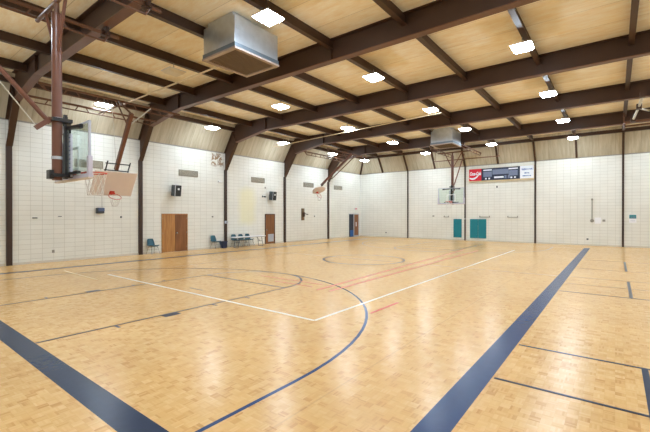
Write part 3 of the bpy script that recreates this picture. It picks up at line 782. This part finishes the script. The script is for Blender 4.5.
# ------------------------------------------------------------------ wall speakers
def make_speaker(label, y):
    t = thing('wall_speaker', label, 'speaker', (WX, y, 3.36), 0, 'wall speakers above the doors')
    R = Matrix.Translation((0.30, 0, 0)) @ Matrix.Rotation(math.radians(2), 4, 'Z') @ Matrix.Rotation(math.radians(6), 4, 'Y')
    MB().box(-0.17, 0.16, -0.20, 0.20, -0.30, 0.30, M=R, bev=0.015).build('cabinet', M['dgrey'], t)
    MB().box(0.16, 0.175, -0.18, 0.18, -0.28, 0.28, M=R).build('front_grille', M['blk'], t)
    MB().box(0.172, 0.182, -0.205, -0.165, -0.29, 0.29, M=R).build('front_trim', M['lgrey'], t)
    MB().box(0.175, 0.185, -0.03, 0.07, 0.04, 0.14, M=R).build('badge', M['white'], t)
    mb = MB().box(0, 0.02, -0.08, 0.08, -0.10, 0.10).bar((0.01, 0, 0), (0.20, 0, 0), 0.05, 0.05); mb.build('wall_bracket', M['blk'], t)
    return t
make_speaker('black wall speaker with white badge above the brown double door', 11.25)
make_speaker('black wall speaker with white badge above the single vented door', 18.55)
t = thing('wall_camera', 'small dark horn device on the wall left of the farther speaker', 'camera', (WX, 17.85, 3.3))
MB().box(0, 0.02, -0.05, 0.05, -0.06, 0.06).bar((0, 0, 0), (0.16, 0, -0.03), 0.03, 0.03).build('bracket', M['dgrey'], t)
MB().lathe([(0.02, -0.08), (0.05, -0.06), (0.055, 0.08), (0.0, 0.09)], 14, Matrix.Translation((0.2, 0.06, -0.02)) @ Matrix.Rotation(math.radians(90), 4, 'X')).build('body', M['blk'], t, True)

# small wall fittings
def plate(name, label, cat, x, y, z, w, h, mat, wall='L', d=0.03, group=None):
    mb = MB()
    if wall == 'L':
        mb.box(0, d, -w / 2, w / 2, -h / 2, h / 2, bev=min(0.006, d / 3)); o = mb.build(name, mat); o.location = (WX, y, z)
    else:
        mb.box(-w / 2, w / 2, -d, 0, -h / 2, h / 2, bev=min(0.006, d / 3)); o = mb.build(name, mat); o.location = (x, FY, z)
    return tag(o, label, cat, group)
plate('wall_outlet', 'small grey outlet low on the left wall right of the nearest column', 'outlet', 0, 5.65, 0.46, 0.09, 0.13, M['greyplate'])
plate('wall_plate', 'small dark slot high beside the nearest left column', 'plate', 0, 5.0, 1.91, 0.18, 0.035, M['dgrey'])
plate('wall_plate', 'small dark slot on the wall behind the near goal', 'plate', 0, 5.9, 1.97, 0.14, 0.03, M['dgrey'])
plate('wall_switch', 'tiny dark knob on the wall below the square cream backboard', 'switch', 0, 8.47, 1.93, 0.08, 0.09, M['dgrey'])
plate('wall_switch', 'tiny dark knob on the wall between the double door and second column', 'switch', 0, 13.78, 1.92, 0.09, 0.07, M['dgrey'])
plate('wall_switch', 'tiny dark knob on the wall right of the brown wall winch', 'switch', 0, 23.5, 1.92, 0.09, 0.10, M['dgrey'])
plate('smoke_detector', 'small white box on the wall below the peeling paint patch', 'detector', 0, 14.3, 4.08, 0.24, 0.10, M['white'], d=0.08)
plate('wall_switch', 'small grey box on the wall above the farther speaker', 'box', 0, 18.1, 3.92, 0.09, 0.12, M['greyplate'])
plate('wall_outlet', 'tiny dark outlet low on the far wall near the corner', 'outlet', -16.5, 0, 0.42, 0.12, 0.10, M['dgrey'], 'F')
plate('wall_outlet', 'tiny dark outlet low on the far wall left of the conduit box', 'outlet', -1.47, 0, 0.42, 0.11, 0.10, M['dgrey'], 'F')
plate('wall_plate', 'tiny dark square on the far wall under the scoreboard', 'plate', -7.09, 0, 4.15, 0.10, 0.14, M['dgrey'], 'F')
plate('wall_plate', 'small grey plate on the far wall left of far hoop', 'plate', -12.05, 0, 1.93, 0.16, 0.10, M['greyplate'], 'F')
t = thing('column_box', 'small pale box clipped on the third column by the folding table', 'box', (WX + 0.08, 14.72, 1.58))
MB().box(0, 0.07, -0.11, 0.11, -0.08, 0.08, bev=0.008).build('box_body', M['lgrey'], t); MB().box(0.07, 0.08, -0.05, 0.05, -0.03, 0.03).build('cover', M['greyplate'], t)
# blue device with cable under the cream board
t = thing('wall_device', 'blue and dark box on the wall with cables, below the square cream backboard', 'device', (WX, 7.50, 2.24))
MB().box(0, 0.14, -0.17, 0.17, -0.13, 0.13, bev=0.02).build('casing', M['dgrey'], t)
MB().box(0.14, 0.165, -0.11, 0.165, -0.03, 0.12, bev=0.008).build('front_panel', M['device_blue'], t)
MB().tube([(0.03, 0.10, 0.12), (0.02, 0.10, 0.9), (0.02, 0.05, 2.0)], 0.008, 6).build('cable', M['greyplate'], t)
# winch on left wall
t = thing('wall_winch', 'brown wall winch with a crank handle on left wall in fourth bay', 'winch', (WX, 22.05, 2.07))
MB().box(0, 0.08, -0.14, 0.14, -0.46, 0.46, bev=0.01).build('backplate', M['box_brown'], t)
MB().box(0.08, 0.18, -0.10, 0.10, -0.18, 0.16, bev=0.02).build('gear_case', M['steel'], t)
MB().bar((0.14, 0.1, 0.06), (0.14, 0.38, 0.0), 0.05, 0.05).tube([(0.14, 0.36, 0.0), (0.26, 0.36, 0.0)], 0.03, 8).build('crank', M['dgrey'], t)
# far wall conduit, box, paper
t = thing('wall_box', 'round grey box with thin vertical conduit on the far wall', 'box', (-1.23, FY, 1.65))
MB().tube([(0, -0.04, 0.1), (0, -0.04, 1.4)], 0.022, 8).box(-0.05, 0.05, -0.06, 0, 1.34, 1.46).build('conduit', M['greyplate'], t)
MB().lathe([(0.10, 0.0), (0.11, 0.05), (0.07, 0.09), (0.0, 0.11)], 20, Matrix.Rotation(PI / 2, 4, 'X')).build('round_box', M['greyplate'], t, True)
t = thing('notice_sheet', 'white paper notice beside the round grey box on the far wall', 'paper', (-0.92, FY, 1.66))
MB().box(-0.17, 0.17, -0.012, 0, -0.2, 0.2).build('sheet', M['paper'], t)
plate('wall_plate', 'small grey plate right of the white paper notice', 'plate', -0.60, 0, 1.66, 0.15, 0.14, M['greyplate'], 'F')
t = thing('wall_poster', 'white notice with teal picture on far wall at right edge', 'poster', (0.85, FY, 1.80))
MB().box(-0.18, 0.18, -0.012, 0, -0.26, 0.26).build('sheet', M['paper'], t)
mb = MB().box(-0.17, 0.17, -0.018, -0.012, 0.0, 0.24); mb.build('teal_print', M['tealposter'], t)
mb = MB().box(-0.10, -0.02, -0.022, -0.018, 0.03, 0.10).box(0.03, 0.09, -0.022, -0.018, 0.02, 0.14).box(-0.11, 0.1, -0.018, -0.012, -0.1, -0.09).box(-0.11, 0.1, -0.018, -0.012, -0.16, -0.15)
mb.build('print_marks', M['digit'], t)
# rails on the far wall
for x, w, l in ((-7.97, 0.72, 'short grey rail on the far wall above the wide teal pad'), (-6.0, 0.66, 'short grey rail on the far wall right of the wide teal pad'), (-10.95, 0.36, 'short grey rail on the far wall left of the narrow teal pad')):
    t = thing('wall_rail', l, 'rail', (x, FY, 1.86), 0, 'short grey rails on the far wall')
    MB().tube([(-w / 2, -0.07, 0), (w / 2, -0.07, 0)], 0.024, 8).build('rail', M['greyplate'], t)
    MB().box(-w / 2 - 0.02, -w / 2 + 0.03, -0.08, 0, -0.03, 0.10).box(w / 2 - 0.03, w / 2 + 0.02, -0.08, 0, -0.03, 0.10).build('end_bracket', M['greyplate'], t)
# teal pads
for x0, x1, l in ((-10.36, -9.72, 'narrow teal wall pad left of the brown far wall post'), (-9.06, -7.85, 'wide teal wall pad right of the brown far wall post')):
    t = thing('wall_pad', l, 'wall pad', ((x0 + x1) / 2, FY, 0.22), 0, 'teal wall pads under the far hoop')
    w = (x1 - x0) / 2
    if w < 0.4: MB().box(-w, w, -0.06, 0, 0, 1.48, bev=0.015).build('padding', M['tealpad'], t)
    else:
        MB().box(-w, -0.01, -0.06, 0, 0, 1.48, bev=0.015).build('padding', M['tealpad'], t); MB().box(0.01, w, -0.06, 0, 0, 1.48, bev=0.015).build('padding', M['tealpad'], t)
t = MB().box(-0.30, 0.30, -0.03, 0, -0.02, 0.02).build('wall_batten', M['white']); t.location = (-9.38, FY - 0.05, 1.71)
tag(t, 'thin white strip across the brown post between the teal pads', 'strip')

# ------------------------------------------------------------------ scoreboard
SX0, SX1, SZ0, SZ1 = -9.10, -4.62, 4.67, 5.58
t = thing('scoreboard', 'long navy scoreboard with red sign at left and white sign at right', 'scoreboard', ((SX0 + SX1) / 2, FY, SZ0))
w = (SX1 - SX0) / 2; h = SZ1 - SZ0
MB().box(-w - 0.02, w + 0.02, -0.12, 0, -0.10, h + 0.02).build('backing_box', M['beige'], t)
xr, xw = -w + 0.92, w - 0.88
MB().box(-w, xr, -0.15, -0.12, 0, h).build('red_panel', M['red'], t)
MB().box(xr, xw, -0.15, -0.12, 0, h).build('navy_panel', M['navy'], t)
MB().box(xw, w, -0.15, -0.12, 0, h).build('white_panel', M['signwhite'], t)
def FM(x, z, y=-0.152): return Matrix(((1, 0, 0, x), (0, 0, -1, y), (0, 1, 0, z), (0, 0, 0, 1)))
text_mesh('lettering', 'Coca-Cola', 0.235, M['signwhite'], t, FM((-w + xr) / 2 + 0.0, h * 0.60) @ Matrix.Diagonal((0.82, 1.5, 1, 1)), shear=0.35, bold=0.009)
mb = MB(); up, dn = [], []
for i in range(21):
    f = i / 20; x = -w + 0.03 + f * 0.86
    c = 0.30 * h - 0.16 * h * math.sin(f * PI * 1.1 + 0.3) + 0.30 * h * f * f; tt = 0.035 * (1 - f) + 0.07 * math.sin(PI * f) * 0.7 + 0.008
    up.append((x, -0.151, c + tt)); dn.append((x, -0.151, c - tt))
mb.prism(up + dn[::-1], (0, -0.004, 0)); mb.build('ribbon_swoosh', M['signwhite'], t)
nw = xw - xr
for cx, ww, z0, z1 in ((xr + 0.45, 0.62, 0.28, 0.72), (xr + nw / 2 + 0.02, 1.12, 0.45, 0.86), (xw - 0.45, 0.60, 0.28, 0.72)):
    MB().box(cx - ww / 2, cx + ww / 2, -0.156, -0.15, z0 * h, z1 * h).build('digit_window', M['digit'], t)
for cx, ww, z0, z1 in ((xr + 0.45, 0.62, 0.80, 0.90), (xw - 0.45, 0.62, 0.80, 0.90), (xr + 0.95 + 0.3, 0.66, 0.14, 0.28)):
    MB().box(cx - ww / 2, cx + ww / 2, -0.156, -0.15, z0 * h, z1 * h).build('caption_bar', M['signwhite'], t)
for cx in (xr + 0.33, xr + 0.57, xw - 0.57, xw - 0.33):
    MB().box(cx - 0.06, cx + 0.06, -0.156, -0.15, 0.08 * h, 0.20 * h).build('foul_window', M['signwhite'], t)
for cx in (xr + nw / 2 + 0.37, xr + nw / 2 + 0.6):
    MB().box(cx - 0.07, cx + 0.07, -0.156, -0.15, 0.10 * h, 0.34 * h).build('period_window', M['digit'], t)
random.seed(3)
for (z, n, x0, x1, amp) in ((0.72, 9, xw + 0.10, w - 0.08, 0.085), (0.42, 5, xw + 0.28, xw + 0.6, 0.06), (0.20, 8, xw + 0.16, w - 0.16, 0.05)):
    pts = []
    for i in range(n * 6 + 1):
        f = i / (n * 6); x = x0 + (x1 - x0) * f
        pts.append((x + 0.02 * math.sin(f * n * 2 * PI), -0.152, z * h + amp * math.sin(f * n * 2 * PI) * (0.6 + 0.4 * math.sin(f * 7))))
    mb = MB().tube(pts, 0.014, 5); mb.build('script_line', M['scriptblue'], t)

# ------------------------------------------------------------------ chairs
def make_chair(label, mat, loc, rz, group=None):
    """faces local +X"""
    t = thing('plastic_chair', label, 'chair', loc, rz, group)
    prof = [(0.24, 0.415), (0.22, 0.435), (0.12, 0.43), (0.0, 0.415), (-0.12, 0.41), (-0.19, 0.43), (-0.225, 0.50), (-0.25, 0.60), (-0.275, 0.70), (-0.295, 0.79)]
    rows = []
    for i, (x, z) in enumerate(prof):
        hw = 0.225 if i < 6 else 0.225 - 0.012 * (i - 5)
        if i in (0, len(prof) - 1): hw -= 0.03
        r = []
        for j in range(9):
            s = -1 + j / 4; curl = (abs(s) ** 3)
            r.append((x + (0.05 * curl if i > 5 else 0), s * hw, z + (0.035 * curl if i <= 6 else 0)))
        rows.append(r)
    mb = MB(); mb.grid(rows, 0.012); mb.build('seat_shell', mat, t, True)
    for sx, sy in ((1, -1), (1, 1), (-1, -1), (-1, 1)):
        mb = MB(); mb.tube([(sx * 0.06, sy * 0.15, 0.40), (sx * 0.13, sy * 0.17, 0.385), (sx * 0.235, sy * 0.225, 0.012)], 0.0125, 8); mb.lathe([(0.02, 0.0), (0.02, 0.02), (0.012, 0.03)], 10, Matrix.Translation((sx * 0.235, sy * 0.225, 0)))
        mb.build('leg', M['chrome'], t, True)
    mb = MB()
    for sx in (-1, 1): mb.tube([(sx * 0.06, -0.16, 0.395), (sx * 0.06, 0.16, 0.395)], 0.011, 6)
    for sy in (-1, 1): mb.tube([(-0.17, sy * 0.19, 0.24), (0.17, sy * 0.19, 0.24)], 0.008, 6)
    mb.build('underframe', M['chrome'], t, True)
    return t
C1 = make_chair('teal plastic chair standing left of the brown double door', M['teal'], (-18.97, 9.93, 0), 0.12)
dup(C1, (-18.97, 13.78, 0), 0.1, 'teal plastic chair standing left of the navy bin')
C3 = make_chair('teal chair behind the folding table, leftmost of the three', M['teal'], (-18.98, 15.30, 0), 0, 'teal chairs tucked behind the folding table')
dup(C3, (-18.98, 15.86, 0), 0, 'teal chair behind the folding table, middle of the three')
dup(C3, (-18.98, 16.42, 0), 0, 'teal chair behind the folding table, rightmost of the three')
t = thing('storage_bin', 'low navy bin on the floor between teal chair and column', 'bin', (-19.03, 14.40, 0))
mb = MB(); a = [(-0.15, -0.13), (0.15, -0.13), (0.15, 0.13), (-0.15, 0.13)]
v0 = [mb.bm.verts.new((x, y, 0.0)) for x, y in a]; v1 = [mb.bm.verts.new((x * 1.2, y * 1.2, 0.40)) for x, y in a]; v2 = [mb.bm.verts.new((x * 1.1, y * 1.1, 0.40)) for x, y in a]; v3 = [mb.bm.verts.new((x * 0.95, y * 0.95, 0.03)) for x, y in a]
mb.bm.faces.new(v0[::-1]); mb.bm.faces.new(v3)
for A, B in ((v0, v1), (v1, v2), (v2, v3)):
    for i in range(4): mb.bm.faces.new((A[i], A[(i + 1) % 4], B[(i + 1) % 4], B[i]))
mb.build('bin_body', M['navychair'], t); MB().box(-0.2, 0.2, -0.17, -0.155, 0.37, 0.41).box(-0.2, 0.2, 0.155, 0.17, 0.37, 0.41).box(-0.2, -0.185, -0.155, 0.155, 0.37, 0.41).box(0.185, 0.2, -0.155, 0.155, 0.37, 0.41).build('bin_rim', M['navychair'], t)

# folding table
t = thing('folding_table', 'long white folding table with grey legs beside the left wall', 'table', (-18.36, 15.84, 0))
MB().box(-0.24, 0.24, -1.30, 1.24, 0.645, 0.685, bev=0.012).build('tabletop', M['tablewhite'], t)
MB().box(-0.22, 0.22, -1.26, -1.23, 0.61, 0.645).box(-0.22, 0.22, 1.17, 1.20, 0.61, 0.645).box(-0.22, -0.20, -1.23, 1.17, 0.61, 0.645).box(0.20, 0.22, -1.23, 1.17, 0.61, 0.645).build('apron', M['greyplate'], t)
for sy in (-1, 1):
    for sx in (-1, 1):
        MB().tube([(sx * 0.19, sy * 0.90, 0.62), (sx * 0.21, sy * 1.02, 0.015)], 0.014, 8).build('leg', M['dgrey'], t, True)
    mb = MB().tube([(-0.22, sy * 1.02, 0.02), (0.22, sy * 1.02, 0.02)], 0.014, 8).tube([(-0.20, sy * 0.95, 0.35), (0.20, sy * 0.95, 0.35)], 0.010, 8).tube([(0, sy * 0.95, 0.35), (0, sy * 0.60, 0.63)], 0.009, 6)
    mb.build('leg_brace', M['dgrey'], t, True)

# ------------------------------------------------------------------ pieces that belong to a part
SUB = {'net': 'rim', 'target_square': 'backboard_glass', 'backboard_frame': 'backboard_glass', 'edge_pad': 'backboard_glass', 'bottom_pad': 'backboard_glass',
       'scale_marks': 'height_scale', 'badge': 'front_grille', 'ballast_box': 'housing', 'access_panel': 'housing', 'return_grille': 'rim_frame',
       'lettering': ('red_panel', 'sign_box'), 'ribbon_swoosh': 'red_panel', 'script_line': 'white_panel', 'digit_window': 'navy_panel', 'caption_bar': 'navy_panel',
       'foul_window': 'navy_panel', 'period_window': 'navy_panel', 'vent_grille': 'door_leaf', 'door_handle': 'door_leaf', 'door_window': 'door_leaf',
       'kick_panel': 'door_leaf', 'louvres': 'vent_frame', 'crank': 'gear_case', 'apron': 'tabletop', 'print_marks': 'sheet'}
def base(n): return n.split('.')[0]
for o in list(bpy.data.objects):
    p = o.parent
    if p is None or p.parent is not None or base(o.name) not in SUB or p.type != 'EMPTY': continue
    want = SUB[base(o.name)]; want = (want,) if isinstance(want, str) else want
    c = [k for k in p.children if base(k.name) in want]
    if c: o.parent = c[-1]

# ------------------------------------------------------------------ world, camera
w = bpy.data.worlds.new('World'); sc.world = w; w.use_nodes = True
w.node_tree.nodes['Background'].inputs[0].default_value = (0.6, 0.65, 0.7, 1); w.node_tree.nodes['Background'].inputs[1].default_value = 0.3

cam = bpy.data.cameras.new('camera'); co = bpy.data.objects.new('camera', cam); COL.objects.link(co)
cam.sensor_fit = 'HORIZONTAL'; cam.sensor_width = 36.0; cam.lens = 375.34 / 650 * 36.0
cam.clip_start = 0.05; cam.clip_end = 200
co.location = (0, 0, 2.05)
co.rotation_euler = (math.radians(90 - 0.212), 0, math.radians(37.748))
sc.camera = co
sc.view_settings.view_transform = 'Standard'; sc.view_settings.look = 'None'
sc.view_settings.gamma = 1.0; sc.view_settings.use_curve_mapping = False
sc.view_settings.exposure = 1.66
